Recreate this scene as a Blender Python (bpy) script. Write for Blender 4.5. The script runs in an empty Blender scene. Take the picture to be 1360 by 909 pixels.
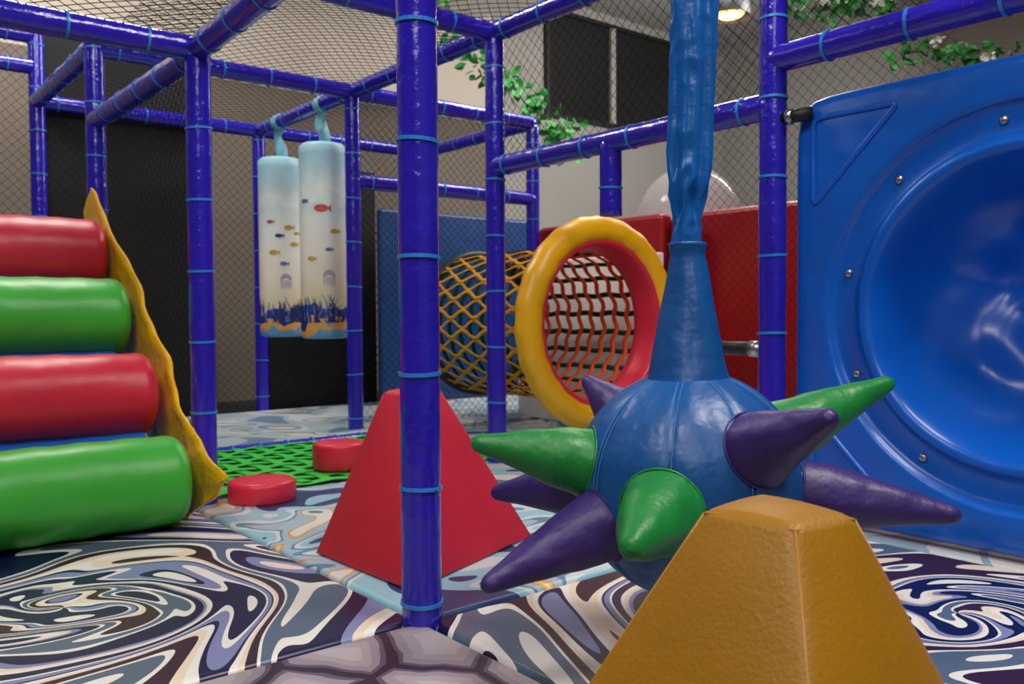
import bpy, bmesh, math, random
from mathutils import Vector, Matrix, noise
random.seed(4)
scene = bpy.context.scene
# world axes: X = across the play frame ("b"), Y = along it ("a"), Z up
S39, C39 = math.sin(math.radians(39)), math.cos(math.radians(39))
def CW(x, y, z=0.0):
    return Vector((C39*x + S39*y, -S39*x + C39*y, z))

# ------------------------------------------------------------ materials
def lin(h):
    h = h.lstrip('#'); o = []
    for i in (0, 2, 4):
        c = int(h[i:i+2], 16)/255
        o.append(c/12.92 if c <= .04045 else ((c+.055)/1.055)**2.4)
    return (*o, 1)

def new_mat(name):
    m = bpy.data.materials.new(name); m.use_nodes = True
    nt = m.node_tree; b = nt.nodes['Principled BSDF']
    return m, nt, b

def N(nt, t, **kw):
    n = nt.nodes.new(t)
    for k, v in kw.items(): setattr(n, k, v)
    return n

def add_bump(nt, b, layers):
    tc = N(nt, 'ShaderNodeTexCoord'); prev = None
    for sc, det, st, dist in layers:
        n = N(nt, 'ShaderNodeTexNoise'); n.inputs['Scale'].default_value = sc; n.inputs['Detail'].default_value = det
        nt.links.new(tc.outputs['Object'], n.inputs['Vector'])
        bp = N(nt, 'ShaderNodeBump'); bp.inputs['Strength'].default_value = st; bp.inputs['Distance'].default_value = dist
        nt.links.new(n.outputs['Fac'], bp.inputs['Height'])
        if prev: nt.links.new(prev.outputs['Normal'], bp.inputs['Normal'])
        prev = bp
    if prev: nt.links.new(prev.outputs['Normal'], b.inputs['Normal'])

def plain(name, hexc, rough=.5, layers=(), var=.12, coat=0, metal=0, spec=.5, vscale=6):
    m, nt, b = new_mat(name)
    c = lin(hexc)
    tc = N(nt, 'ShaderNodeTexCoord'); n = N(nt, 'ShaderNodeTexNoise')
    n.inputs['Scale'].default_value = vscale; n.inputs['Detail'].default_value = 3
    nt.links.new(tc.outputs['Object'], n.inputs['Vector'])
    mx = N(nt, 'ShaderNodeMix', data_type='RGBA')
    mx.inputs[6].default_value = tuple(v*(1-var) for v in c[:3])+(1,)
    mx.inputs[7].default_value = tuple(min(1, v*(1+var)) for v in c[:3])+(1,)
    nt.links.new(n.outputs['Fac'], mx.inputs[0]); nt.links.new(mx.outputs[2], b.inputs['Base Color'])
    b.inputs['Roughness'].default_value = rough
    b.inputs['Metallic'].default_value = metal
    b.inputs['Coat Weight'].default_value = coat
    b.inputs['Coat Roughness'].default_value = .15
    b.inputs['Specular IOR Level'].default_value = spec
    if layers: add_bump(nt, b, layers)
    return m

M = {}
grain = (260, 2, .25, .0006)
M['tube'] = plain('blue_violet_pvc_foam', '#2a1cb4', .19, [(20, 3, .7, .010), (70, 2, .4, .002)], .18, coat=.5)
M['tie'] = plain('cyan_cable_tie', '#2f86d8', .35)
M['red'] = plain('red_vinyl', '#d42642', .38, [(7, 2, .45, .014), grain])
M['redp'] = plain('crimson_vinyl', '#c41a36', .55, [(7, 2, .3, .010), (180, 2, .4, .001)])
M['green'] = plain('green_vinyl', '#3cae3a', .38, [(7, 2, .45, .014), grain])
M['sgreen'] = plain('spike_green_vinyl', '#127c34', .42, [(14, 3, .7, .012), grain])
M['purple'] = plain('spike_purple_vinyl', '#342068', .45, [(14, 3, .7, .012), grain])
M['ball'] = plain('ball_blue_vinyl', '#0b4f94', .38, [(11, 3, .7, .012), grain])
M['stitch'] = plain('stitch_thread', '#3f7cc0', .6)
M['sleeve'] = plain('sleeve_blue_vinyl', '#0d5cae', .27, [(14, 3, .6, .009), grain])
M['yellow'] = plain('ochre_vinyl', '#9e6e05', .45, [(6, 2, .35, .012), (150, 3, .6, .0015)], .15)
M['yring'] = plain('yellow_vinyl', '#f7b614', .35, [(10, 2, .4, .01), grain])
M['ysheet'] = plain('yellow_side_sheet', '#f0b814', .25, [(14, 3, .8, .02)])
M['bpanel'] = plain('blue_plastic', '#0b63d2', .29, [(3.2, 2, .55, .05), (300, 2, .1, .0004)], .06, coat=.12)
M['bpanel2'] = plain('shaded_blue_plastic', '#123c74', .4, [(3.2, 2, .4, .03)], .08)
M['rpanel'] = plain('red_plastic', '#98101a', .35, [(5, 2, .2, .02)])
M['bbase'] = plain('blue_vinyl_base', '#1f5cc0', .4, [grain])
M['black'] = plain('black_vinyl', '#08090c', .7, [(4, 3, .3, .02)])
M['net'] = plain('black_net_cord', '#121116', .9, spec=.2)
M['metal'] = plain('steel', '#b8b8b8', .3, metal=1)
M['dark'] = plain('dark_rubber', '#17181c', .5)
M['gstrap'] = plain('green_webbing', '#34c43c', .6, [(200, 2, .3, .001)])
M['dgstrap'] = plain('dark_green_webbing', '#0a3428', .8, spec=.1)
M['ostrap'] = plain('orange_webbing', '#dc4a1c', .7, spec=.2)
M['ystrap'] = plain('amber_webbing', '#d0921a', .7, spec=.2)
M['wall'] = plain('grey_wall_paint', '#94918c', .85, [(60, 4, .1, .002)], .05, vscale=1.5)
M['walld'] = plain('shaded_taupe_wall', '#6e645b', .85, [(60, 4, .1, .002)], .05, vscale=1.5)  # dimmer light on the left of the room is put into this colour
M['wallu'] = plain('cream_upper_wall_paint', '#bab0a4', .85, [(60, 4, .1, .002)], .05, vscale=1.5)
M['ceil'] = plain('ceiling_paint', '#b4b2ae', .9, [(40, 4, .1, .002)], .05)
M['floor'] = plain('dark_floor', '#26282e', .6)
M['white'] = plain('white_paint', '#eaeae6', .6)
M['leaf'] = plain('ivy_leaf', '#3f9a48', .5, [], .5, vscale=9)
M['stem'] = plain('ivy_stem', '#3c5a28', .7)
M['petal'] = plain('white_petal', '#f6f3ec', .6)
M['wdark'] = plain('window_dark_glass', '#1b1c1d', .3)
M['strapblue'] = plain('hanging_strap', '#7fc0d4', .5, [(20, 2, .6, .01)])
m, nt, b = new_mat('clear_acrylic')
b.inputs['Base Color'].default_value = (.68, .70, .72, 1); b.inputs['Roughness'].default_value = .12; b.inputs['Alpha'].default_value = .45
M['clear'] = m
m, nt, b = new_mat('warm_lamp_glow'); b.inputs['Emission Color'].default_value = (1, .5, .16, 1); b.inputs['Emission Strength'].default_value = 1.4
b.inputs['Base Color'].default_value = (.6, .4, .2, 1); M['glow'] = m

def ramp(nt, stops, interp='CONSTANT'):
    r = N(nt, 'ShaderNodeValToRGB'); cr = r.color_ramp; cr.interpolation = interp
    while len(cr.elements) > 1: cr.elements.remove(cr.elements[-1])
    cr.elements[0].position = stops[0][0]; cr.elements[0].color = lin(stops[0][1])
    for p, c in stops[1:]:
        e = cr.elements.new(p); e.color = lin(c)
    return r

def swirl_mat(name, cx, cy, arms=1, twist=5.0, seed=0.0):
    """spiral marbling: bands follow arms*angle + twist*log(r), with long tongues that run along the spiral"""
    m, nt, b = new_mat(name); L = nt.links.new
    def mth(op, a, c=None):
        n = N(nt, 'ShaderNodeMath', operation=op)
        for i, v in enumerate((a, c)):
            if v is None: continue
            if isinstance(v, (int, float)): n.inputs[i].default_value = v
            else: L(v, n.inputs[i])
        return n.outputs[0]
    tc = N(nt, 'ShaderNodeTexCoord')
    sub = N(nt, 'ShaderNodeVectorMath', operation='SUBTRACT'); sub.inputs[1].default_value = (cx, cy, 0)
    L(tc.outputs['Object'], sub.inputs[0])
    wn = N(nt, 'ShaderNodeTexNoise'); wn.inputs['Scale'].default_value = 1.7; wn.inputs['Detail'].default_value = 0
    sd = N(nt, 'ShaderNodeVectorMath', operation='ADD'); sd.inputs[1].default_value = (seed, seed, seed); L(tc.outputs['Object'], sd.inputs[0])
    L(sd.outputs[0], wn.inputs['Vector'])
    ws = N(nt, 'ShaderNodeVectorMath', operation='SUBTRACT'); ws.inputs[1].default_value = (.5, .5, .5); L(wn.outputs['Color'], ws.inputs[0])
    wm = N(nt, 'ShaderNodeVectorMath', operation='MULTIPLY'); wm.inputs[1].default_value = (.3, .3, 0); L(ws.outputs[0], wm.inputs[0])
    wa = N(nt, 'ShaderNodeVectorMath', operation='ADD'); L(sub.outputs[0], wa.inputs[0]); L(wm.outputs[0], wa.inputs[1])
    sx = N(nt, 'ShaderNodeSeparateXYZ'); L(wa.outputs[0], sx.inputs[0])
    X, Y = sx.outputs['X'], sx.outputs['Y']
    r2 = mth('ADD', mth('MULTIPLY', X, X), mth('MULTIPLY', Y, Y))
    r = mth('SQRT', mth('ADD', r2, .035))
    th = mth('ARCTAN2', Y, X)
    lg = mth('LOGARITHM', r, 2.71828)
    ph = mth('ADD', mth('MULTIPLY', th, arms/(2*math.pi)), mth('MULTIPLY', lg, twist/(2*math.pi)))
    ths = mth('ADD', th, mth('MULTIPLY', lg, 2.2))
    rr = mth('SQRT', mth('ADD', r2, .0001))
    damp = mth('MINIMUM', mth('MULTIPLY', rr, 3.5), .9)
    cb = N(nt, 'ShaderNodeCombineXYZ')
    L(mth('MULTIPLY', mth('COSINE', ths), damp), cb.inputs[0]); L(mth('MULTIPLY', mth('SINE', ths), damp), cb.inputs[1])
    L(mth('ADD', mth('MULTIPLY', r, 3.6), seed), cb.inputs[2])
    n2 = N(nt, 'ShaderNodeTexNoise'); n2.inputs['Scale'].default_value = 1.5; n2.inputs['Detail'].default_value = 0; L(cb.outputs[0], n2.inputs['Vector'])
    ph = mth('ADD', ph, mth('MULTIPLY', n2.outputs['Fac'], 1.4))
    ph = mth('ADD', ph, mth('MULTIPLY', r, .5))
    fr = mth('FRACT', ph)
    W, LV, NV, CR, GR, PU = '#eceae6', '#7f88b6', '#101244', '#ead9c4', '#566880', '#341a30'
    rp = ramp(nt, [(0, W), (.05, NV), (.18, W), (.22, LV), (.31, NV), (.35, W), (.41, CR), (.47, PU), (.60, W), (.64, GR), (.74, W), (.78, NV), (.9, LV), (.95, CR)])
    L(fr, rp.inputs['Fac']); L(rp.outputs['Color'], b.inputs['Base Color'])
    b.inputs['Roughness'].default_value = .33
    add_bump(nt, b, [(5, 2, .25, .012), (220, 2, .2, .0006)])
    return m

def stone_mat():
    m, nt, b = new_mat('stone_print_vinyl'); L = nt.links.new
    tc = N(nt, 'ShaderNodeTexCoord')
    v = N(nt, 'ShaderNodeTexVoronoi', feature='DISTANCE_TO_EDGE', voronoi_dimensions='2D'); v.inputs['Scale'].default_value = 5
    v2 = N(nt, 'ShaderNodeTexVoronoi', voronoi_dimensions='2D'); v2.inputs['Scale'].default_value = 5
    wn = N(nt, 'ShaderNodeTexNoise'); wn.inputs['Scale'].default_value = 5
    mx = N(nt, 'ShaderNodeMix', data_type='VECTOR'); mx.inputs[0].default_value = .09
    L(tc.outputs['Object'], wn.inputs['Vector']); L(tc.outputs['Object'], mx.inputs[4]); L(wn.outputs['Color'], mx.inputs[5])
    L(mx.outputs[1], v.inputs['Vector']); L(mx.outputs[1], v2.inputs['Vector'])
    r = ramp(nt, [(0, '#2c2238'), (.05, '#5f5264'), (.1, '#988c9a'), (.2, '#a89da6'), (.32, '#b8aeb6')], 'CONSTANT')
    L(v.outputs['Distance'], r.inputs['Fac'])
    hs = N(nt, 'ShaderNodeHueSaturation')
    sp = N(nt, 'ShaderNodeSeparateColor'); L(v2.outputs['Color'], sp.inputs[0])
    mr = N(nt, 'ShaderNodeMapRange'); mr.inputs['To Min'].default_value = .8; mr.inputs['To Max'].default_value = 1.2
    L(sp.outputs[0], mr.inputs['Value']); L(mr.outputs[0], hs.inputs['Value']); L(r.outputs['Color'], hs.inputs['Color'])
    L(hs.outputs['Color'], b.inputs['Base Color']); b.inputs['Roughness'].default_value = .4
    add_bump(nt, b, [(5, 2, .2, .01)])
    return m

def cartoon_mat(name, seed, stops, scale=2.2):
    m, nt, b = new_mat(name); L = nt.links.new
    tc = N(nt, 'ShaderNodeTexCoord'); mp = N(nt, 'ShaderNodeMapping'); mp.inputs['Location'].default_value = (seed, seed, seed)
    L(tc.outputs['Object'], mp.inputs['Vector'])
    n = N(nt, 'ShaderNodeTexNoise'); n.inputs['Scale'].default_value = scale; n.inputs['Detail'].default_value = 1.2; n.inputs['Distortion'].default_value = .8
    L(mp.outputs[0], n.inputs['Vector'])
    r = ramp(nt, stops); L(n.outputs['Fac'], r.inputs['Fac']); L(r.outputs['Color'], b.inputs['Base Color'])
    b.inputs['Roughness'].default_value = .35
    add_bump(nt, b, [(5, 2, .2, .01)])
    return m
M['swA'] = swirl_mat('swirl_print_vinyl', .50, 2.48, 1, 5.5, 0.0)
M['swB'] = swirl_mat('swirl_print_vinyl_right', 2.12, .98, 1, 5.5, 3.3)
M['stone'] = stone_mat()
M['cart'] = cartoon_mat('sea_print_vinyl', 1.3, [(0, '#2c4070'), (.34, '#93c4d6'), (.42, '#ccd8dc'), (.47, '#5b86a8'), (.5, '#a3bccb'), (.565, '#d9936a'), (.58, '#e6bf58'), (.59, '#d9dad6'), (.67, '#4a8a96')], 2.9)
M['cart2'] = cartoon_mat('pale_sea_print_vinyl', 5.3, [(0, '#6f8ba0'), (.38, '#a9bcc6'), (.5, '#c9d0d2'), (.57, '#8aa3b4'), (.63, '#d6d3cc')], 2.0)

def bag_mat():
    m, nt, b = new_mat('ocean_print_vinyl'); L = nt.links.new
    tc = N(nt, 'ShaderNodeTexCoord'); sx = N(nt, 'ShaderNodeSeparateXYZ'); L(tc.outputs['Object'], sx.inputs[0])
    n = N(nt, 'ShaderNodeTexNoise'); n.inputs['Scale'].default_value = 7; n.inputs['Detail'].default_value = 2; L(tc.outputs['Object'], n.inputs['Vector'])
    mr = N(nt, 'ShaderNodeMapRange'); mr.inputs['From Min'].default_value = .59; mr.inputs['From Max'].default_value = 1.89
    L(sx.outputs['Z'], mr.inputs['Value'])
    ns = N(nt, 'ShaderNodeMath', operation='MULTIPLY_ADD'); ns.inputs[1].default_value = .22; ns.inputs[2].default_value = -.11
    L(n.outputs['Fac'], ns.inputs[0])
    ad = N(nt, 'ShaderNodeMath', operation='ADD'); L(mr.outputs[0], ad.inputs[0]); L(ns.outputs[0], ad.inputs[1])
    r = ramp(nt, [(0, '#5f9cc8'), (.04, '#5f9cc8'), (.045, '#dd9c50'), (.085, '#e0a45c'), (.09, '#26327c'), (.155, '#34459c'), (.16, '#dccba8'), (.3, '#ece2d0'), (.45, '#f4f0e6'), (.6, '#ecf2ee'), (.7, '#d8eaea'), (.74, '#eef5f2'), (.84, '#c0e0e8'), (.95, '#a4d2e2')], 'LINEAR')
    L(ad.outputs[0], r.inputs['Fac'])
    L(r.outputs['Color'], b.inputs['Base Color']); b.inputs['Roughness'].default_value = .4
    add_bump(nt, b, [(8, 2, .3, .01)])
    return m
M['bag'] = bag_mat()

# ------------------------------------------------------------ mesh tools
class MB:
    def __init__(s): s.v = []; s.f = []
    def add(s, vs, fs):
        o = len(s.v); s.v += [tuple(v) for v in vs]; s.f += [tuple(i+o for i in f) for f in fs]

def sweep(mb, pts, r, sides=8, cap=True, closed=False):
    pts = [Vector(p) for p in pts]; n = len(pts)
    rs = r if isinstance(r, (list, tuple)) else [r]*n
    T = []
    for i in range(n):
        a = pts[(i-1) % n] if (i > 0 or closed) else pts[i]
        c = pts[(i+1) % n] if (i < n-1 or closed) else pts[i]
        T.append((c-a).normalized())
    up = Vector((0, 0, 1)) if abs(T[0].z) < .9 else Vector((1, 0, 0))
    x = T[0].cross(up).normalized(); vs = []; fs = []
    for i in range(n):
        x = (x - T[i]*x.dot(T[i])).normalized(); y = T[i].cross(x)
        for k in range(sides):
            t = 2*math.pi*k/sides
            vs.append(pts[i] + (x*math.cos(t)+y*math.sin(t))*rs[i])
    for i in range(n if closed else n-1):
        j = (i+1) % n
        for k in range(sides):
            l = (k+1) % sides
            fs.append((i*sides+k, i*sides+l, j*sides+l, j*sides+k))
    if cap and not closed:
        fs.append(tuple(reversed(range(sides)))); fs.append(tuple((n-1)*sides+k for k in range(sides)))
    mb.add(vs, fs)

def lathe(mb, o, d, prof, segs=32, mod=None):
    o = Vector(o); d = Vector(d).normalized()
    up = Vector((0, 0, 1)) if abs(d.z) < .9 else Vector((1, 0, 0))
    x = d.cross(up).normalized(); y = d.cross(x); vs = []; fs = []; n = len(prof)
    for i, (r, h) in enumerate(prof):
        for k in range(segs):
            t = 2*math.pi*k/segs
            rr = r*(mod(t, h, i) if mod else 1)
            vs.append(o + d*h + (x*math.cos(t)+y*math.sin(t))*rr)
    for i in range(n-1):
        for k in range(segs):
            l = (k+1) % segs
            fs.append((i*segs+k, (i+1)*segs+k, (i+1)*segs+l, i*segs+l))
    mb.add(vs, fs)

def obj(name, mb, mat, parent=None, smooth=True, bevel=0, bseg=3, ang=40):
    me = bpy.data.meshes.new(name); me.from_pydata(mb.v, [], mb.f); me.update()
    bm = bmesh.new(); bm.from_mesh(me); bmesh.ops.recalc_face_normals(bm, faces=bm.faces); bm.to_mesh(me); bm.free()
    for p in me.polygons: p.use_smooth = smooth
    me.materials.append(mat)
    o = bpy.data.objects.new(name, me); scene.collection.objects.link(o)
    if parent: o.parent = parent
    if bevel:
        md = o.modifiers.new('bevel', 'BEVEL'); md.width = bevel; md.segments = bseg; md.limit_method = 'ANGLE'; md.angle_limit = math.radians(ang)
        o.modifiers.new('wn', 'WEIGHTED_NORMAL')
    return o

def empty(name, loc=(0, 0, 0)):
    e = bpy.data.objects.new(name, None); scene.collection.objects.link(e); e.empty_display_size = .1
    return e

def boxmb(mb, a, c):
    (x0, y0, z0), (x1, y1, z1) = a, c
    mb.add([(x0, y0, z0), (x1, y0, z0), (x1, y1, z0), (x0, y1, z0), (x0, y0, z1), (x1, y0, z1), (x1, y1, z1), (x0, y1, z1)],
           [(0, 3, 2, 1), (4, 5, 6, 7), (0, 1, 5, 4), (1, 2, 6, 5), (2, 3, 7, 6), (3, 0, 4, 7)])

def box(name, a, c, mat, parent=None, bevel=0):
    mb = MB(); boxmb(mb, a, c)
    return obj(name, mb, mat, parent, smooth=bool(bevel), bevel=bevel)

def net(mb, O, U, V, cell=.055, r=.0013, sag=0, n=1):
    O, U, V = Vector(O), Vector(U), Vector(V); lu, lv = U.length, V.length
    u, v = U.normalized(), V.normalized(); w = u.cross(v)
    def P(x, y): return O+u*x+v*y+w*(sag*math.sin(math.pi*x/lu)*math.sin(math.pi*y/lv))
    st = cell*1.4142; c = st/2
    while c < lu+lv:
        x0, x1 = max(0, c-lv), min(lu, c)
        for fl in (0, 1):
            pts = []
            for i in range(n+1):
                x = x0+(x1-x0)*i/n; y = c-x
                if fl: y = lv-y
                pts.append(P(x, min(max(y, 0), lv)))
            if (pts[0]-pts[-1]).length > .02: sweep(mb, pts, r, 3, cap=False)
        c += st

# ------------------------------------------------------------ room
ZC = 4.6; A0, A1, B0, B1 = -3.5, 8.0, -4.5, 10.5
box('floor', (B0, A0, -.16), (B1, A1, -.06), M['floor'])
box('ceiling', (B0, A0, ZC), (B1, A1, ZC+.1), M['ceil'])
box('wall_back', (6.2, A1, -.06), (B1+.1, A1+.1, ZC), M['wall'])
box('wall_back_left', (B0-.1, A1, -.06), (6.2, A1+.1, 2.95), M['walld'])
box('wall_back_upper', (B0-.1, A1, 2.95), (6.2, A1+.1, ZC), M['wallu'])
box('wall_left', (B0-.1, A0, -.06), (B0, A1, ZC), M['walld'])
box('wall_right', (B1, A0, -.06), (B1+.1, A1, ZC), M['wall'])
box('wall_front', (B0-.1, A0-.1, -.06), (B1+.1, A0, ZC), M['wall'])
win = empty('window_1')
box('glass', (7.05, A1-.03, 3.2), (9.6, A1, 4.42), M['wdark'], win)
for i, (a, c) in enumerate([((7.0, A1-.06, 3.15), (9.65, A1, 3.2)), ((7.0, A1-.06, 4.42), (9.65, A1, 4.47)), ((7.0, A1-.06, 3.2), (7.05, A1, 4.42)), ((9.6, A1-.06, 3.2), (9.65, A1, 4.42))]):
    box('frame_%d' % i, a, c, M['dark'], win)
box('mullion', (8.1, A1-.07, 3.2), (8.18, A1, 4.42), M['wall'], win)
box('ceiling_beam', (5.6, -1.5, 4.1), (6.0, A1, ZC), M['white'])

# ------------------------------------------------------------ play frame
frame = empty('play_frame')
ties = MB(); tubes = MB()
R = .049
def tube(p0, p1, r=R, t0=.12, sp=.28):
    p0, p1 = Vector(p0), Vector(p1); L = (p1-p0).length; d = (p1-p0).normalized()
    n = max(2, int(L/.03)); pts = []; rs = []
    ph = random.random()*50
    for i in range(n+1):
        s = L*i/n
        pts.append(p0+d*s)
        k = min(abs(((s-t0) % sp)), sp-abs((s-t0) % sp))
        rs.append(r*(1+.03*noise.noise(Vector((s*6, ph, 0)))-.04*math.exp(-(k/.014)**2)))
    sweep(tubes, pts, rs, 20)
    s = t0
    while s < L-.03:
        c = p0+d*s
        tilt = (d+Vector((random.uniform(-.06, .06), random.uniform(-.06, .06), random.uniform(-.06, .06)))).normalized()
        lathe(ties, c, tilt, [(r*.96, -.0045), (r+.0035, -.0045), (r+.0035, .0045), (r*.96, .0045)], 20)
        if random.random() < .4:
            q = Vector((random.uniform(-1, 1), random.uniform(-1, 1), random.uniform(-1, 1))); q = (q-d*q.dot(d)).normalized()
            sweep(ties, [c+q*r, c+q*(r+.012)+d*.004], .0025, 4)
        s += sp
P = {'C': (1.147, 1.773), 'L': (1.21, 3.45), 'P127': (1.19, 4.93), 'P48': (1.19, 6.4),
     'P1027': (2.7, 1.84), 'P660': (2.7, 3.46), 'P472': (2.7, 4.93), 'P350': (2.7, 6.4),
     'P710': (4.2, 4.93), 'Q': (4.2, 6.4)}
ZT = 2.16
tops = {'C': 2.2, 'L': 1.83, 'P127': 2.2, 'P48': 2.62, 'P1027': 2.2, 'P660': 2.14, 'P472': 2.14, 'P350': 2.14, 'P710': 2.14, 'Q': 2.14}
for k, (x, y) in P.items(): tube((x, y, -.05), (x, y, tops[k]), t0=.05+random.random()*.2)
def H(k1, k2, z): tube((*P[k1], z), (*P[k2], z))
H('C', 'L', 1.80); tube((-.5, 3.46, 1.8), (1.19, 3.46, 1.8)); H('L', 'P127', 1.78)
H('P127', 'P48', ZT); H('P127', 'P472', ZT); H('P472', 'P350', ZT); H('P48', 'P350', ZT)
H('P660', 'P472', ZT); H('P1027', 'P660', ZT); H('C', 'P1027', ZT)
tube((1.19, 3.46, ZT), (2.7, 3.46, ZT)); H('P472', 'P710', ZT); H('P350', 'Q', ZT); H('P710', 'Q', ZT)
H('P472', 'P710', 1.6); H('P1027', 'P660', 1.49)
tube((2.7, 2.65, 1.17), (2.7, 2.65, 1.49))
tube((2.7, .1, 1.65), (2.7, 1.84, 1.65))
tube((-.5, 6.4, 2.58), (1.19, 6.4, 2.58)); tube((-.5, 6.4, 2.38), (1.19, 6.4, 2.38))
tube((1.19, 4.68, -.02), (2.7, 4.68, -.02), sp=.16)
tube((4.2, 3.46, -.05), (4.2, 3.46, 1.3))
tube((1.147, .2, ZT), (1.147, 1.78, ZT)); tube((2.7, .2, ZT), (2.7, 1.84, ZT))
HB = CW(.378, 1.85)
tube((1.147, HB.y, ZT), (2.7, HB.y, ZT))
tube((2.7, .1, -.05), (2.7, .1, 2.2))
tube((-.5, 3.46, -.05), (-.5, 3.46, 1.83)); tube((-.5, 6.4, -.05), (-.5, 6.4, 2.62)); tube((-.5, 1.78, -.05), (-.5, 1.78, 1.83))
tube((-.5, 1.78, 1.8), (-.5, 3.46, 1.8))
obj('tubes', tubes, M['tube'], frame); obj('cable_ties', ties, M['tie'], frame, smooth=False)
cl = MB()
sweep(cl, [(2.7, 1.80, 1.44), (2.72, 1.70, 1.44)], .024, 16)
sweep(cl, [(2.7, 1.84, .615), (2.7, 2.12, .615)], .026, 16)
obj('pipe_clamps', cl, M['dark'], frame)
cl = MB(); sweep(cl, [(2.7, 1.88, .615), (2.7, 1.93, .615)], .03, 16); sweep(cl, [(2.7, 1.79, 1.44), (2.712, 1.765, 1.44)], .028, 16)
obj('clamp_collars', cl, M['metal'], frame)

sn = empty('safety_netting')
mb = MB()
net(mb, (1.19, 1.84, ZT), (1.51, 0, 0), (0, 1.62, 0), .046, .0019, .09, 10)
net(mb, (1.19, 3.46, ZT), (1.51, 0, 0), (0, 1.47, 0), .046, .0019, .08, 10)
net(mb, (1.19, 4.93, ZT), (1.51, 0, 0), (0, 1.47, 0), .05, .0018, .08, 10)
net(mb, (2.7, 4.93, ZT), (1.5, 0, 0), (0, 1.47, 0), .05, .0018, .08, 10)
net(mb, (-.5, 1.84, 1.84), (1.69, 0, 0), (0, 1.62, 0), .045, .002, .05, 10)
obj('roof_nets', mb, M['net'], sn)
mb = MB()
net(mb, (2.7, 1.84, 1.49), (0, 1.62, 0), (0, 0, .67), .04)
net(mb, (2.7, .1, 1.65), (0, 1.74, 0), (0, 0, .5), .04)
net(mb, (2.7, 4.93, 0), (1.5, 0, 0), (0, 0, ZT), .04, .0015)
net(mb, (-.5, 6.4, 0), (1.69, 0, 0), (0, 0, 2.58), .045)
net(mb, (1.19, 6.4, 0), (1.51, 0, 0), (0, 0, ZT), .045, .0014)
net(mb, (2.7, 6.4, 0), (1.5, 0, 0), (0, 0, ZT), .045, .0014)
net(mb, (1.19, 3.46, 0), (0, 1.47, 0), (0, 0, 1.78), .045)
net(mb, (4.15, 1.84, 0), (0, 1.55, 0), (0, 0, 2.4), .045)
obj('side_nets', mb, M['net'], sn)

box('black_backing_panel', (1.24, 6.46, -.05), (2.18, 6.52, 2.75), M['black'], bevel=.01)
box('black_backing_panel.001', (2.78, 6.46, -.05), (3.75, 6.52, 1.95), M['black'], bevel=.01)

# ------------------------------------------------------------ mats
def mat_slab(name, x0, x1, y0, y1, m, z1=0.0, z0=-.06): return box(name, (x0, y0, z0), (x1, y1, z1), m, bevel=.018)
mat_slab('swirl_print_floor_mat', -1.4, 1.14, 1.785, 3.6, M['swA'])
mat_slab('stone_print_floor_mat', -1.0, 1.145, .0, 1.775, M['stone'])
mat_slab('swirl_print_floor_mat.001', 1.155, 2.69, .0, 1.765, M['swB'])
mat_slab('sea_print_floor_mat', 1.15, 2.7, 1.775, 3.5, M['cart'])
mat_slab('sea_print_floor_mat.001', 2.71, 4.3, 1.87, 4.65, M['cart'])
mat_slab('sea_print_floor_mat.002', 2.70, 4.3, .0, 1.86, M['cart2'])
mat_slab('pale_print_floor_mat', 1.0, 5.6, 4.75, 6.35, M['cart2'], .02)

def ribbon(mb, pts, nrm, w, th=.0015):
    vs = []; fs = []; n = len(pts)
    for i, p in enumerate(pts):
        p = Vector(p); a = Vector(pts[max(0, i-1)]); c = Vector(pts[min(n-1, i+1)])
        s = (c-a).normalized().cross(Vector(nrm[i])).normalized()*w/2
        k = Vector(nrm[i])*th
        vs += [p-s+k, p+s+k, p+s-k, p-s-k]
    for i in range(n-1):
        for k in range(4):
            l = (k+1) % 4
            fs.append((i*4+k, i*4+l, i*4+4+l, i*4+4+k))
    mb.add(vs, fs)
mb = MB()
x0, x1, y0, y1 = 1.22, 2.72, 3.52, 4.64
nx, ny = 13, 9
for i in range(nx+1):
    x = x0+(x1-x0)*i/nx
    pts = [(x, y0+(y1-y0)*j/(2*ny), .012+.004*math.cos(math.pi*(j/2+i))) for j in range(2*ny+1)]
    ribbon(mb, pts, [(0, 0, 1)]*len(pts), .05)
for i in range(ny+1):
    y = y0+(y1-y0)*i/ny
    pts = [(x0+(x1-x0)*j/(2*nx), y, .012-.004*math.cos(math.pi*(j/2+i))) for j in range(2*nx+1)]
    ribbon(mb, pts, [(0, 0, 1)]*len(pts), .05)
obj('green_webbing_floor_net', mb, M['gstrap'], smooth=False)

# ------------------------------------------------------------ soft steps
steps = empty('soft_roller_steps')
cent = [(3.17, .162), (3.55, .445), (3.94, .745), (4.33, 1.03)]
for i, (a, z) in enumerate(cent):
    mb = MB(); r = .160+.002*i; x0, x1 = -.45, (1.028, 1.034, 1.045, 1.055)[i]; e = .055
    prof = [(.001, 0)] + [(r-e+e*math.sin(t), e-e*math.cos(t)) for t in [j*math.pi/12 for j in range(7)]]
    nL = 30
    prof += [(r*(1+.012*math.sin(j*1.9)), e+(x1-x0-2*e)*j/nL) for j in range(1, nL)]
    prof += [(r-e+e*math.cos(t), x1-x0-e+e*math.sin(t)) for t in [j*math.pi/12 for j in range(7)]] + [(.001, x1-x0)]
    def mod(t, h, k, i=i): return 1+.03*noise.noise(Vector((math.cos(t)*1.5, h*3, math.sin(t)*1.5+i*9)))
    lathe(mb, (x0, a, z), (1, 0, 0), prof, 48, mod)
    obj('roller_%d' % (i+1), mb, M['green'] if i % 2 == 0 else M['red'], steps)
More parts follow.
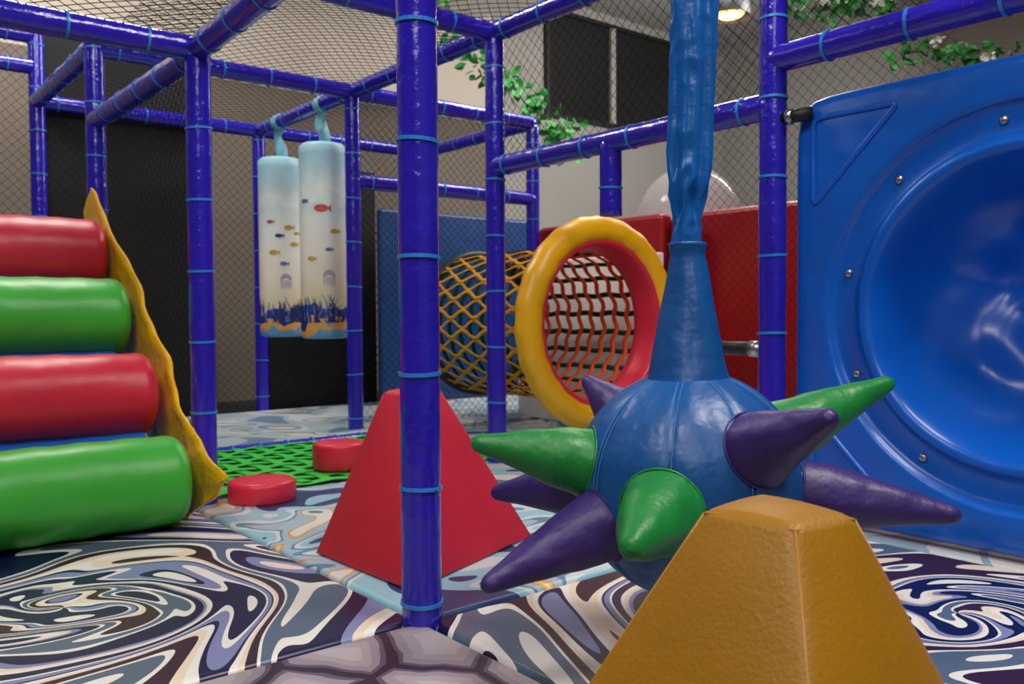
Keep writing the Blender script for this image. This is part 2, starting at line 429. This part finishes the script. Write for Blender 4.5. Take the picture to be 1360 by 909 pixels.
def prism(name, poly, x0, x1, mat, parent, bevel=0):
    mb = MB(); n = len(poly)
    vs = [(x0, a, z) for a, z in poly]+[(x1, a, z) for a, z in poly]
    fs = [tuple(range(n)), tuple(reversed(range(n, 2*n)))]+[(k, (k+1) % n, (k+1) % n+n, k+n) for k in range(n)]
    mb.add(vs, fs); return obj(name, mb, mat, parent, smooth=bool(bevel), bevel=bevel)
prism('sloped_base', [(3.22, 0), (3.30, .18), (4.42, 1.04), (4.95, 1.06), (4.95, 0)], -.43, .99, M['bbase'], steps, .01)
out = [(4.60, 1.38), (4.46, 1.28), (4.05, 1.03), (3.86, .88), (3.67, .73), (3.50, .59), (3.37, .46), (3.26, .34), (3.13, .29), (2.87, .205), (3.03, .10), (3.26, .0)]
inn = [(4.75, 1.28), (4.75, 1.1), (4.5, .85), (4.3, .7), (4.1, .52), (3.95, .4), (3.8, .28), (3.7, .2), (3.6, .12), (3.5, .07), (3.45, .03), (3.42, .0)]
def dense(p, k=5):
    q = []
    for a, c in zip(p, p[1:]): q += [(a[0]+(c[0]-a[0])*j/k, a[1]+(c[1]-a[1])*j/k) for j in range(k)]
    return q+[p[-1]]
O_, I_ = dense(out), dense(inn); mb = MB(); vs = []; fs = []; nc = 8
for i, (o_, n_) in enumerate(zip(O_, I_)):
    for j in range(nc+1):
        s = j/nc; w = (1-s)
        bx = 1.088+.010*w*math.sin(i*.55)+.004*math.sin(i*1.3+j)*w
        vs.append((bx, o_[0]*(1-s)+n_[0]*s, o_[1]*(1-s)+n_[1]*s))
for i in range(len(O_)-1):
    for j in range(nc): fs.append((i*(nc+1)+j, i*(nc+1)+j+1, (i+1)*(nc+1)+j+1, (i+1)*(nc+1)+j))
mb.add(vs, fs); so = obj('side_sheet', mb, M['ysheet'], steps); md = so.modifiers.new('solid', 'SOLIDIFY'); md.thickness = .008

# ------------------------------------------------------------ pyramids
def pyramid(name, lo, hi, h, mat):
    e = empty(name)
    lo = [Vector((p.x, p.y, .001)) for p in lo]; hi = [Vector((p.x, p.y, h)) for p in hi]
    bm = bmesh.new(); n = 10
    ctr = sum(lo, Vector())/4; ax = Vector((ctr.x, ctr.y, h*.35))
    def grid(p00, p10, p11, p01, bul):
        nn = (p10-p00).cross(p01-p00).normalized()
        if nn.dot((p00+p11)/2-ax) < 0: nn = -nn
        g = []
        for i in range(n+1):
            for j in range(n+1):
                u, v = i/n, j/n
                p = (p00*(1-u)+p10*u)*(1-v)+(p01*(1-u)+p11*u)*v
                p = p+nn*bul*(max(0, math.sin(math.pi*u)*math.sin(math.pi*v)))**.6
                g.append(bm.verts.new(p))
        for i in range(n):
            for j in range(n):
                bm.faces.new((g[i*(n+1)+j], g[(i+1)*(n+1)+j], g[(i+1)*(n+1)+j+1], g[i*(n+1)+j+1]))
    for k in range(4):
        l = (k+1) % 4; grid(lo[k], lo[l], hi[l], hi[k], .018)
    grid(hi[0], hi[1], hi[2], hi[3], .010); grid(lo[0], lo[1], lo[2], lo[3], 0)
    bmesh.ops.remove_doubles(bm, verts=bm.verts, dist=.0005)
    bmesh.ops.recalc_face_normals(bm, faces=bm.faces)
    me = bpy.data.meshes.new('body'); bm.to_mesh(me); bm.free(); me.materials.append(mat)
    for p in me.polygons: p.use_smooth = True
    o = bpy.data.objects.new('body', me); scene.collection.objects.link(o); o.parent = e
    md = o.modifiers.new('bevel', 'BEVEL'); md.width = .012; md.segments = 5; md.limit_method = 'ANGLE'; md.angle_limit = math.radians(30)
    o.modifiers.new('wn', 'WEIGHTED_NORMAL')
    mb = MB()
    for k in range(4):
        l = (k+1) % 4
        ins = lambda p: p+(ax-p).normalized()*.0055
        sweep(mb, [ins(lo[k]), ins(hi[k])], .0022, 8); sweep(mb, [ins(hi[k]), ins(hi[l])], .0022, 8)
    obj('seam_piping', mb, mat, e)
pyramid('soft_foam_pyramid', [CW(-.085, 1.10), CW(.28, .70), CW(.675, 1.0), CW(.37, 1.5)],
        [CW(.242, 1.093), CW(.329, 1.0), CW(.42, 1.053), CW(.343, 1.19)], .5, M['yellow'])
fo = ((-.62, 2.69), (-.275, 2.30), (.064, 2.88), (-.27, 3.24))
lo = [CW(x, y) for x, y in fo]
hi = [CW(-.325+(x+.29)*.26, 2.78+(y-2.78)*.26) for x, y in fo]
pyramid('soft_foam_pyramid.001', lo, hi, .505, M['redp'])

def pod(name, x, y, r, h, z=.0):
    mb = MB(); e = .02
    prof = [(.001, 0), (r-.005, 0), (r, .01), (r, h-e)]+[(r-e+e*math.cos(t), h-e+e*math.sin(t)) for t in [j*math.pi/8 for j in range(1, 5)]]+[(r*.5, h+.004), (.001, h+.005)]
    lathe(mb, (x, y, z), (0, 0, 1), prof, 40); obj(name, mb, M['red'])
p = CW(-1.02, 3.50); pod('stepping_pod', p.x, p.y, .135, .085)
p = CW(-.83, 4.12); pod('stepping_pod.001', p.x, p.y, .125, .125, .02)

# ------------------------------------------------------------ spiky hanging ball
sb = empty('hanging_spiky_ball')
bc = CW(.378, 1.85, .385); br = .243
mb = MB()
prof = [(max(.001, br*math.sin(math.pi*i/40)), -br*math.cos(math.pi*i/40)) for i in range(41)]
def seam(t, h, i):
    k = (t/(2*math.pi)*9) % 1; k = min(k, 1-k)
    return 1-.024*math.exp(-(k/.045)**2)+.012*math.sin(math.pi*k*2)+.02*noise.noise(Vector((math.cos(t)*2, math.sin(t)*2, h*9)))
lathe(mb, bc, (0, 0, 1), prof, 144, seam); obj('ball', mb, M['ball'], sb)
mb = MB()
x = Vector((0, 0, 1)).cross(Vector((1, 0, 0))); y = Vector((0, 0, 1)).cross(x)
for s in range(9):
    t = 2*math.pi*s/9
    for off in (-.022, .022):
        pts = []
        for i in range(5, 36):
            ph = math.pi*i/40
            tt = t+off/max(.25, math.sin(ph))
            pts.append(bc+(x*math.cos(tt)+y*math.sin(tt))*br*math.sin(ph)*1.0+Vector((0, 0, -br*math.cos(ph))))
        sweep(mb, pts, .0010, 5)
obj('stitching', mb, M['stitch'], sb)
spk = [((-.465, -.06, .105), 'sgreen'), ((.505, .15, .215), 'sgreen'), ((.180, -.36, .19), 'purple'), ((.505, -.16, -.030), 'purple'),
       ((-.185, -.41, -.03), 'sgreen'), ((-.44, -.22, -.15), 'purple'), ((-.43, .22, -.06), 'purple'), ((-.19, .38, .20), 'purple'),
       ((.45, .22, -.16), 'purple'), ((.2, .42, .1), 'sgreen'), ((.0, .3, -.34), 'sgreen')]
for i, (d, c) in enumerate(spk):
    dv = CW(*d); ln = dv.length; dn = dv.normalized(); h0 = .205
    mb = MB(); L = ln-h0; nn = 28; rb = (.080 if i != 4 else .088); pr = []
    for j in range(nn+1):
        s = 1-(1-j/nn)**1.3
        rr = (rb-.0145)*(1-s)**(.98 if i != 4 else .8)*(1+.07*math.sin(s*math.pi))+.0145*(1 if s < .94 else math.sqrt(max(0, 1-((s-.94)/.06)**2)))
        pr.append((max(.0008, rr), h0+L*s))
    ph = i*7.3
    def mod(t, h, k, ph=ph): return 1+.08*noise.noise(Vector((math.cos(t)*1.2+ph, math.sin(t)*1.2, h*18)))
    lathe(mb, bc, dn, pr, 32, mod)
    vv = []
    for v in mb.v:
        v = Vector(v); q = max(0, (v-bc).dot(dn)-br)
        v.z -= .10*q*q; vv.append(tuple(v))
    mb.v = vv
    obj('spike_%d' % (i+1), mb, M[c], sb)
    mb = MB(); up = Vector((0, 0, 1)) if abs(dn.z) < .9 else Vector((1, 0, 0)); xx = dn.cross(up).normalized(); yy = dn.cross(xx)
    pts = []
    for k in range(36):
        t = 2*math.pi*k/36; q = dn*.23+(xx*math.cos(t)+yy*math.sin(t))*(rb-.004)
        pts.append(bc+q.normalized()*(br+.001))
    sweep(mb, pts, .003, 6, closed=True); obj('spike_seam_%d' % (i+1), mb, M[c], sb)
mb = MB()
z0 = bc.z+br-.04
prof = [(.100, z0), (.089, z0+.02), (.079, z0+.06), (.067, z0+.12), (.053, z0+.19), (.043, z0+.25), (.037, z0+.285), (.041, z0+.31), (.030, z0+.312)]
p2 = []
for i in range(len(prof)-1):
    for j in range(4):
        s = j/4; p2.append((prof[i][0]*(1-s)+prof[i+1][0]*s, prof[i][1]*(1-s)+prof[i+1][1]*s))
p2.append(prof[-1])
def mod(t, h, k): return 1+.09*noise.noise(Vector((math.cos(t)*1.5, math.sin(t)*1.5, h*9)))-.03*math.exp(-((((t/(2*math.pi)*4) % 1)-.5)/.06)**2)
lathe(mb, (bc.x-.004, bc.y, 0), (0, 0, 1), p2, 48, mod)
obj('neck_cone', mb, M['ball'], sb)
mb = MB(); zs = z0+.27; ze = 2.12; rows = 240; seg = 80; vs = []; fs = []
right = CW(1, 0); fwd = CW(0, 1)
def prof_w(z):
    pts = [(.86, .034), (.9, .033), (.935, .026), (.98, .031), (1.02, .041), (1.1, .046), (1.25, .048), (1.4, .050), (1.6, .051), (2.2, .051)]
    for (a, u), (c, w) in zip(pts, pts[1:]):
        if z <= c:
            s = max(0, (z-a)/(c-a)); return u+(w-u)*s
    return .051
def ridge(v): return 1-2*abs(noise.noise(v))
for i in range(rows+1):
    z = zs+(ze-zs)*i/rows
    w = prof_w(z); tw = .3*math.sin(z*4)+z*.4
    cx = .008*math.sin(z*4.5+1)+.004
    crump = math.exp(-((z-1.0)/.10)**2)+.4*math.exp(-((z-1.36)/.14)**2)
    for k in range(seg):
        t = 2*math.pi*k/seg; c_, s_ = math.cos(t+tw), math.sin(t+tw)
        fold = .009*ridge(Vector((c_*1.5, s_*1.5, z*1.3)))-.006
        fold += crump*.009*ridge(Vector((c_*1.1, s_*1.1+z*4, z*14)))-.004*crump
        fold += .002*noise.noise(Vector((c_*2, s_*2, z*6)))
        p = Vector((bc.x, bc.y, z))+right*(cx+(w+fold)*math.cos(t))+fwd*((w*.42+fold)*math.sin(t))
        vs.append(p)
for i in range(rows):
    for k in range(seg):
        l = (k+1) % seg; fs.append((i*seg+k, i*seg+l, (i+1)*seg+l, (i+1)*seg+k))
mb.add(vs, fs); obj('wrinkled_sleeve', mb, M['sleeve'], sb)

# ------------------------------------------------------------ net tunnel
tn = empty('net_crawl_tunnel')
tc_ = Vector((3.44, 3.46, .69))
mb = MB(); prof = []
for j in range(25):
    t = 2*math.pi*j/24; prof.append((.525+.078*math.cos(t)*(1 if math.cos(t) > 0 else .9), .07*math.sin(t)))
def mod(t, h, k): return 1+.006*math.sin(t*23)+.008*noise.noise(Vector((math.cos(t)*3, math.sin(t)*3, 0)))
lathe(mb, tc_, (0, 1, 0), prof, 96, mod); obj('padded_ring', mb, M['yring'], tn)
mb = MB(); lathe(mb, tc_, (0, 1, 0), [(.47, -.03), (.455, -.045), (.44, -.03), (.42, .08), (.415, .13), (.43, .14), (.46, .1), (.47, -.03)], 96); obj('inner_padding', mb, M['red'], tn)
TR, TL = .445, 1.05
def cyl(t, a, dr=0): return Vector((tc_.x+(TR+dr)*math.cos(t), tc_.y+a, tc_.z+(TR+dr)*math.sin(t)))
def nr(t): return Vector((math.cos(t), 0, math.sin(t)))
m1, m2, m3 = MB(), MB(), MB()
tl = 1.72
for i in range(11):
    a = .1+TL*i/10
    def arc(t0, t1, n, amp, dr):
        ts = [t0+(t1-t0)*k/n for k in range(n+1)]
        return [cyl(t, a+amp*math.sin(t*18), dr) for t in ts], [nr(t) for t in ts]
    p_, n_ = arc(-tl, tl, 60, .014, -.005); ribbon(m1, p_, n_, .034)
    p_, n_ = arc(tl, 2*math.pi-tl, 48, .006, 0); ribbon(m2, p_, n_, .034)
for i in range(24):
    t0 = 2*math.pi*(i+.5)/24; pts = []; nn = []; left = math.cos(t0) < -.15
    for j in range(73):
        a = .06+TL*j/72; t = t0+(.05 if left else .012)*math.sin(j*math.pi/8)
        pts.append(cyl(t, a, .006 if left else .002)); nn.append(nr(t))
    ribbon(m3 if left else m2, pts, nn, .022 if left else .032)
    if left:
        pts = [cyl(t0+.13-.05*math.sin(j*math.pi/8), .06+TL*j/72, .004) for j in range(73)]
        ribbon(m3, pts, nn, .016)
obj('orange_straps', m1, M['ostrap'], tn); obj('green_straps', m2, M['dgstrap'], tn); obj('amber_straps', m3, M['ystrap'], tn)
mb = MB(); pts = [cyl(2*math.pi*k/64, TL+.08) for k in range(64)]; sweep(mb, pts, .03, 12, closed=True); obj('end_hoop', mb, M['dark'], tn)

# ------------------------------------------------------------ blue moulded panel
bp = empty('blue_bubble_panel')
ca, cz, hs = 1.04, .76, .74
def panel(name, plane_x, ca, cz, hs, mat, parent, n=144, depth=.40):
    prof = [(0, depth)]
    for j in range(1, 25):
        r = .445*j/24; prof.append((r, depth*(1-(r/.445)**2)**.6 if r < .445 else .03))
    prof += [(.45, .02), (.458, .0), (.468, -.012), (.482, -.018), (.496, -.014), (.506, .0), (.515, .012), (.53, .016), (.585, .016), (.6, .010), (.608, -.004), (.616, -.014), (.63, -.016)]
    vs = []; fs = []; ring = []
    for r, d in prof[1:]:
        row = []
        for k in range(n):
            t = 2*math.pi*k/n; rip = 0
            if r < .43:
                q = 1-r/.43
                rip = .07*min(1, q*3)*noise.noise(Vector((r*math.cos(t)*5, r*math.sin(t)*5, 2.2)))+.010*min(1, q*4)*math.sin(r*34+2*math.sin(t*2))*min(1, r*6)
            row.append((plane_x+d+rip, ca+r*math.cos(t), cz+r*math.sin(t)))
        ring.append(row)
    def sq(t, h):
        q = 16; c, s = abs(math.cos(t)), abs(math.sin(t))
        return h/((c**q+s**q)**(1/q))
    for (h, d) in [(hs-.03, -.014), (hs-.008, -.008), (hs, .006), (hs, .05), (hs-.02, .06)]:
        ring.append([(plane_x+d, ca+sq(2*math.pi*k/n, h)*math.cos(2*math.pi*k/n), cz+sq(2*math.pi*k/n, h)*math.sin(2*math.pi*k/n)) for k in range(n)])
    c0 = ring[0]; vs = [(sum(p[0] for p in c0)/n, ca, cz)]
    for r_ in ring: vs += r_
    for k in range(n): fs.append((0, 1+k, 1+(k+1) % n))
    for i in range(len(ring)-1):
        for k in range(n):
            l = (k+1) % n; fs.append((1+i*n+k, 1+i*n+l, 1+(i+1)*n+l, 1+(i+1)*n+k))
    mb = MB(); mb.add(vs, fs); return obj(name, mb, mat, parent)
panel('moulded_sheet', 2.76, ca, cz, hs, M['bpanel'], bp)
mb = MB()
for k in range(10):
    t = 2*math.pi*(k+.35)/10
    lathe(mb, (2.775, ca+.56*math.cos(t), cz+.56*math.sin(t)), (-1, 0, 0), [(.014, 0), (.014, .006), (.009, .01), (.001, .011)], 16)
obj('bolts', mb, M['metal'], bp)
mb = MB()
for sa, sz in ((1, 1), (-1, 1), (1, -1), (-1, -1)):
    c = [(ca+sa*.665, cz+sz*.665), (ca+sa*.36, cz+sz*.665), (ca+sa*.665, cz+sz*.36)]
    pts = []
    for i in range(3):
        q0 = Vector(c[i-1]); q1 = Vector(c[i]); q2 = Vector(c[(i+1) % 3])
        e0 = q1+(q0-q1).normalized()*.03; e1 = q1+(q2-q1).normalized()*.03
        for s in (0, .25, .5, .75, 1):
            v = e0*(1-s)**2+q1*2*s*(1-s)+e1*s*s; pts.append((2.744, v.x, v.y))
    sweep(mb, pts, .010, 10, closed=True)
obj('embossed_corner', mb, M['bpanel'], bp)

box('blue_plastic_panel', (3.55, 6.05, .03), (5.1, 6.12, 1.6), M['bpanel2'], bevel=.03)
rm = empty('red_plastic_tunnel_module')
box('panel_front', (4.3, 1.95, -.06), (4.42, 3.7, 1.38), M['rpanel'], rm, .04)
box('panel_rear', (4.3, 3.76, -.06), (4.42, 5.0, 1.40), M['rpanel'], rm, .04)
box('side', (4.42, 1.98, -.06), (5.6, 2.08, 1.36), M['rpanel'], rm, .04)
mb = MB(); q = CW(.158*5.85, 5.85)
prof = [(.37*math.cos(math.pi/2*j/14), .42*math.sin(math.pi/2*j/14)) for j in range(15)]; prof[-1] = (.001, .42)
lathe(mb, (4.82, q.y, 1.36), (0, 0, 1), [(.395, 0), (.395, .015), (.37, .015)]+prof, 48); obj('clear_dome', mb, M['clear'], rm)
box('dome_shelf', (4.42, 2.1, 1.3), (5.3, 4.9, 1.36), M['rpanel'], rm, .02)
box('bright_backdrop_board', (4.02, 3.55, -.0), (4.08, 4.9, 1.12), M['white'], bevel=.01)  # added white board standing in for the bright background seen through the netting

# ------------------------------------------------------------ hanging bags
def decal(mb, cx, cy, rr, a0, z0, shape, s=1.0, flip=1):
    vs = []; n = len(shape)
    cxm = sum(p[0] for p in shape)/n; czm = sum(p[1] for p in shape)/n
    for (u, w) in [(cxm, czm)]+list(shape):
        an = a0+flip*u*s/rr
        vs.append((cx+rr*math.cos(an), cy+rr*math.sin(an), z0+w*s))
    mb.add(vs, [(0, 1+k, 1+(k+1) % n) for k in range(n)])
fish_body = [(.03*math.cos(2*math.pi*k/14), .016*math.sin(2*math.pi*k/14)) for k in range(14)]
fish_tail = [(.024, 0), (.045, .018), (.04, 0), (.045, -.018)]
DM = {'r': plain('print_red', '#cc5050', .4), 'y': plain('print_amber', '#c8a04c', .4), 'b': plain('print_blue', '#5878b4', .4), 'n': plain('print_navy', '#222c70', .4), 'l': plain('print_lilac', '#b6a8c8', .4)}
for i, (y, nm) in enumerate([(5.34, 'punching_bag'), (6.02, 'punching_bag.001')]):
    e = empty(nm); mb = MB(); r = .158; x = 2.7
    prof = [(.001, .592), (r-.03, .592), (r-.008, .6), (r, .62)]+[(r, .62+1.24*j/30) for j in range(1, 30)]+[(r, 1.87), (r-.02, 1.89), (.001, 1.9)]
    lathe(mb, (x, y, 0), (0, 0, 1), prof, 64); obj('body', mb, M['bag'], e)
    rr = r+.0025; rnd = random.Random(11+i)
    D = {k: MB() for k in DM}
    av = math.atan2(-y, -x)
    if i == 0: spots = [('r', -.1, 1.45, 1.4), ('y', .45, 1.30, .9), ('b', .2, 1.18, .7), ('y', -.55, 1.12, .8), ('b', -.9, 1.5, .8)]
    else: spots = [('y', .35, 1.38, 1.0), ('y', .6, 1.26, .9), ('n', -.1, 1.32, .8), ('r', -.5, 1.42, .7), ('y', -.35, 1.2, 1.0), ('b', .1, 1.12, .8), ('y', .75, 1.34, .7)]
    for (c, da, z, s) in spots:
        for base in (0, math.pi):
            a = av+da+base
            decal(D[c], x, y, rr, a, z, fish_body, s*1.15); decal(D[c], x, y, rr, a, z, fish_tail, s*1.15)
            decal(D['n'], x, y, rr+.001, a-.012*s/rr, z+.004*s, [(.003*math.cos(q), .003*math.sin(q)) for q in (0, 1.57, 3.14, 4.7)], s)
    for base in (.2, math.pi):
        a = av+base
        decal(D['l'], x, y, rr, a, 1.0, [(.035*math.cos(math.pi*k/10), .04*math.sin(math.pi*k/10)) for k in range(11)], 1.2)
        for q in range(5):
            decal(D['l'], x, y, rr, a+(-.028+.014*q)*1.2/rr, 1.0, [(-.003, 0), (.003, 0), (.005, -.03), (-.001, -.055), (-.003, -.03)], 1.2)
    for s in range(90):
        a = rnd.uniform(0, 2*math.pi); h = rnd.uniform(.07, .19); lean = rnd.uniform(-.04, .04); w = rnd.uniform(.006, .012)
        nz = 6; L_ = []; R_ = []
        for k in range(nz+1):
            q = k/nz; c = lean*q*q+.008*math.sin(q*9+s); ww = w*(1-q*.8)
            L_.append((c-ww, h*q)); R_.append((c+ww, h*q))
        for k in range(nz):
            decal(D['n' if s % 3 else 'b'], x, y, rr+.0005*(s % 3), a, .70, [L_[k], R_[k], R_[k+1], L_[k+1]])
    for k, mbx in D.items(): obj('print_'+k, mbx, DM[k], e, smooth=False)
    mb = MB(); cam_n = CW(0, -1)
    pts = [Vector((x, y, 1.87))+Vector((0, 0, 1))*(.33*j/12)+CW(.018*math.sin(j*.7), .012*math.cos(j*.9)) for j in range(13)]
    nn = [(cam_n+CW(.9*math.sin(j*.55+i), 0)).normalized() for j in range(13)]
    ribbon(mb, pts, nn, .085, .003)
    lathe(mb, (x, y, ZT), (0, 1, 0), [(.051, -.04), (.056, -.035), (.056, .035), (.051, .04)], 24)
    obj('strap', mb, M['strapblue'], e)

# ------------------------------------------------------------ pendant lamp
pl = empty('pendant_lamp')
lp = CW(2.0, 8.0, 3.50)
mb = MB(); lathe(mb, lp, (0, 0, 1), [(.19, -.05), (.192, .0), (.18, .09), (.06, .16), (.02, .22), (.001, .22)], 32); obj('shade', mb, M['dark'], pl)
mb = MB(); lathe(mb, lp, (0, 0, 1), [(.001, -.06), (.09, -.055), (.14, -.03), (.15, .02)], 32); obj('bulb', mb, M['glow'], pl)
mb = MB(); sweep(mb, [lp+Vector((0, 0, .18)), Vector((lp.x, lp.y, ZC))], .008, 6); obj('cord', mb, M['dark'], pl)

# ------------------------------------------------------------ ivy garlands
def garland(name, pts, n, size, flowers=0):
    e = empty(name); st = MB(); lf = MB(); fl = MB()
    pts = [Vector(p) for p in pts]; fine = []
    for a, c in zip(pts, pts[1:]):
        for j in range(8): fine.append(a.lerp(c, j/8)+Vector((random.uniform(-1, 1), random.uniform(-1, 1), random.uniform(-1, 1)))*size*.3)
    fine.append(pts[-1]); sweep(st, fine, .008, 6)
    def leaf(mb, p, s):
        d = Vector((random.uniform(-1, 1), random.uniform(-1, 1), random.uniform(-1, .5))).normalized()
        w = d.cross(Vector((random.uniform(-1, 1), random.uniform(-1, 1), random.uniform(-1, 1)))).normalized(); nn = d.cross(w)
        vs = [p, p+d*s*.3+w*s*.33+nn*s*.06, p+d*s*.7+w*s*.28, p+d*s*1.05, p+d*s*.7-w*s*.28, p+d*s*.3-w*s*.33+nn*s*.06, p+d*s*.5-nn*s*.08]
        mb.add(vs, [(0, 1, 6), (1, 2, 6), (2, 3, 6), (3, 4, 6), (4, 5, 6), (5, 0, 6)])
    for i in range(n):
        p = random.choice(fine)+Vector((random.gauss(0, 1), random.gauss(0, 1), random.gauss(0, 1)))*size*.6
        leaf(lf, p, size*random.uniform(.6, 1.2))
    for i in range(flowers):
        p = fine[int((i+.5)/flowers*len(fine))]+CW(0, -.12, random.uniform(-.5, .3)*size)
        for k in range(16): leaf(fl, p, size*.6)
    obj('stem', st, M['stem'], e); obj('leaves', lf, M['leaf'], e, smooth=False)
    if flowers: obj('flowers', fl, M['petal'], e, smooth=False)
garland('ivy_garland', [CW(-.69, 8.3, 4.19), CW(-.59, 8.3, 3.47), CW(-.25, 8.3, 3.11), CW(.07, 8.3, 2.82), CW(.40, 8.3, 2.57), CW(.61, 8.3, 2.39)], 230, .13)
garland('ivy_garland.001', [CW(1.88, 6, 2.95), CW(2.14, 6, 2.86), CW(2.40, 6, 2.88), CW(2.61, 6, 2.80)], 100, .10, 2)
garland('ivy_garland.002', [CW(2.71, 6, 2.50), CW(2.92, 6, 2.54), CW(3.18, 6, 2.46), CW(3.39, 6, 2.52)], 90, .09, 2)

# ------------------------------------------------------------ lights
def area(name, loc, tgt, size, energy, col=(1, 1, 1), sy=None):
    l = bpy.data.lights.new(name, 'AREA'); l.energy = energy; l.size = size; l.color = col
    if sy: l.shape = 'RECTANGLE'; l.size_y = sy
    o = bpy.data.objects.new(name, l); scene.collection.objects.link(o); o.location = loc
    o.rotation_euler = (Vector(tgt)-Vector(loc)).to_track_quat('-Z', 'Y').to_euler()
WARM = (1, .945, .87)
area('ceiling_light', (2.2, -.2, 4.4), (2.0, 1.0, 0), 1.4, 148, WARM)
area('ceiling_light.001', (-1.2, .8, 4.4), (.5, 2.5, 0), 1.3, 105, WARM)
area('ceiling_light.002', (5.5, 4.6, 4.3), (4.5, 5, 0), 1.5, 135, WARM)
area('ceiling_light.003', (1.5, 5.6, 4.4), (1.5, 5.4, 0), 1.0, 75, WARM)
area('front_fill_light', (-1.5, -2.0, 4.0), (1.5, 2.0, .5), 1.8, 62, WARM)  # added fill from behind the camera, not a fitting of the room
area('back_wall_fill_light', (7.5, 4, 3.6), (6.5, 8, 2.6), 1.5, 135, (1, .98, .95))  # added fill that brightens the right part of the back wall
area('upper_wall_fill_light', (.8, 6.2, 3.2), (.5, 8, 3.9), 1.2, 38, WARM)  # added fill aimed up to brighten the upper back wall
area('left_wall_fill_light', (-2.6, 5.2, 4.3), (-1.0, 7.6, 1.6), 1.2, 42, WARM)  # added fill for the left part of the back wall
l = bpy.data.lights.new('pendant_glow', 'POINT'); l.energy = 22; l.color = (1, .65, .35); l.shadow_soft_size = .1
o = bpy.data.objects.new('pendant_glow', l); scene.collection.objects.link(o); o.location = lp+Vector((0, 0, -.15)); o.parent = pl

w = bpy.data.worlds.new('world'); scene.world = w; w.use_nodes = True
w.node_tree.nodes['Background'].inputs[0].default_value = (.5, .55, .6, 1); w.node_tree.nodes['Background'].inputs[1].default_value = .3

# ------------------------------------------------------------ camera
cam = bpy.data.cameras.new('camera'); co = bpy.data.objects.new('camera', cam); scene.collection.objects.link(co)
cam.sensor_width = 36; cam.lens = 1150/1360*36; cam.clip_start = .05
cam.dof.use_dof = True; cam.dof.focus_distance = 1.75; cam.dof.aperture_fstop = 6.3
co.matrix_world = Matrix.Translation((0, 0, .75)) @ Matrix.Rotation(-math.radians(39), 4, 'Z') @ Matrix.Rotation(math.radians(90-1.87), 4, 'X') @ Matrix.Rotation(math.radians(-.35), 4, 'Z')
scene.camera = co
scene.view_settings.view_transform = 'Standard'
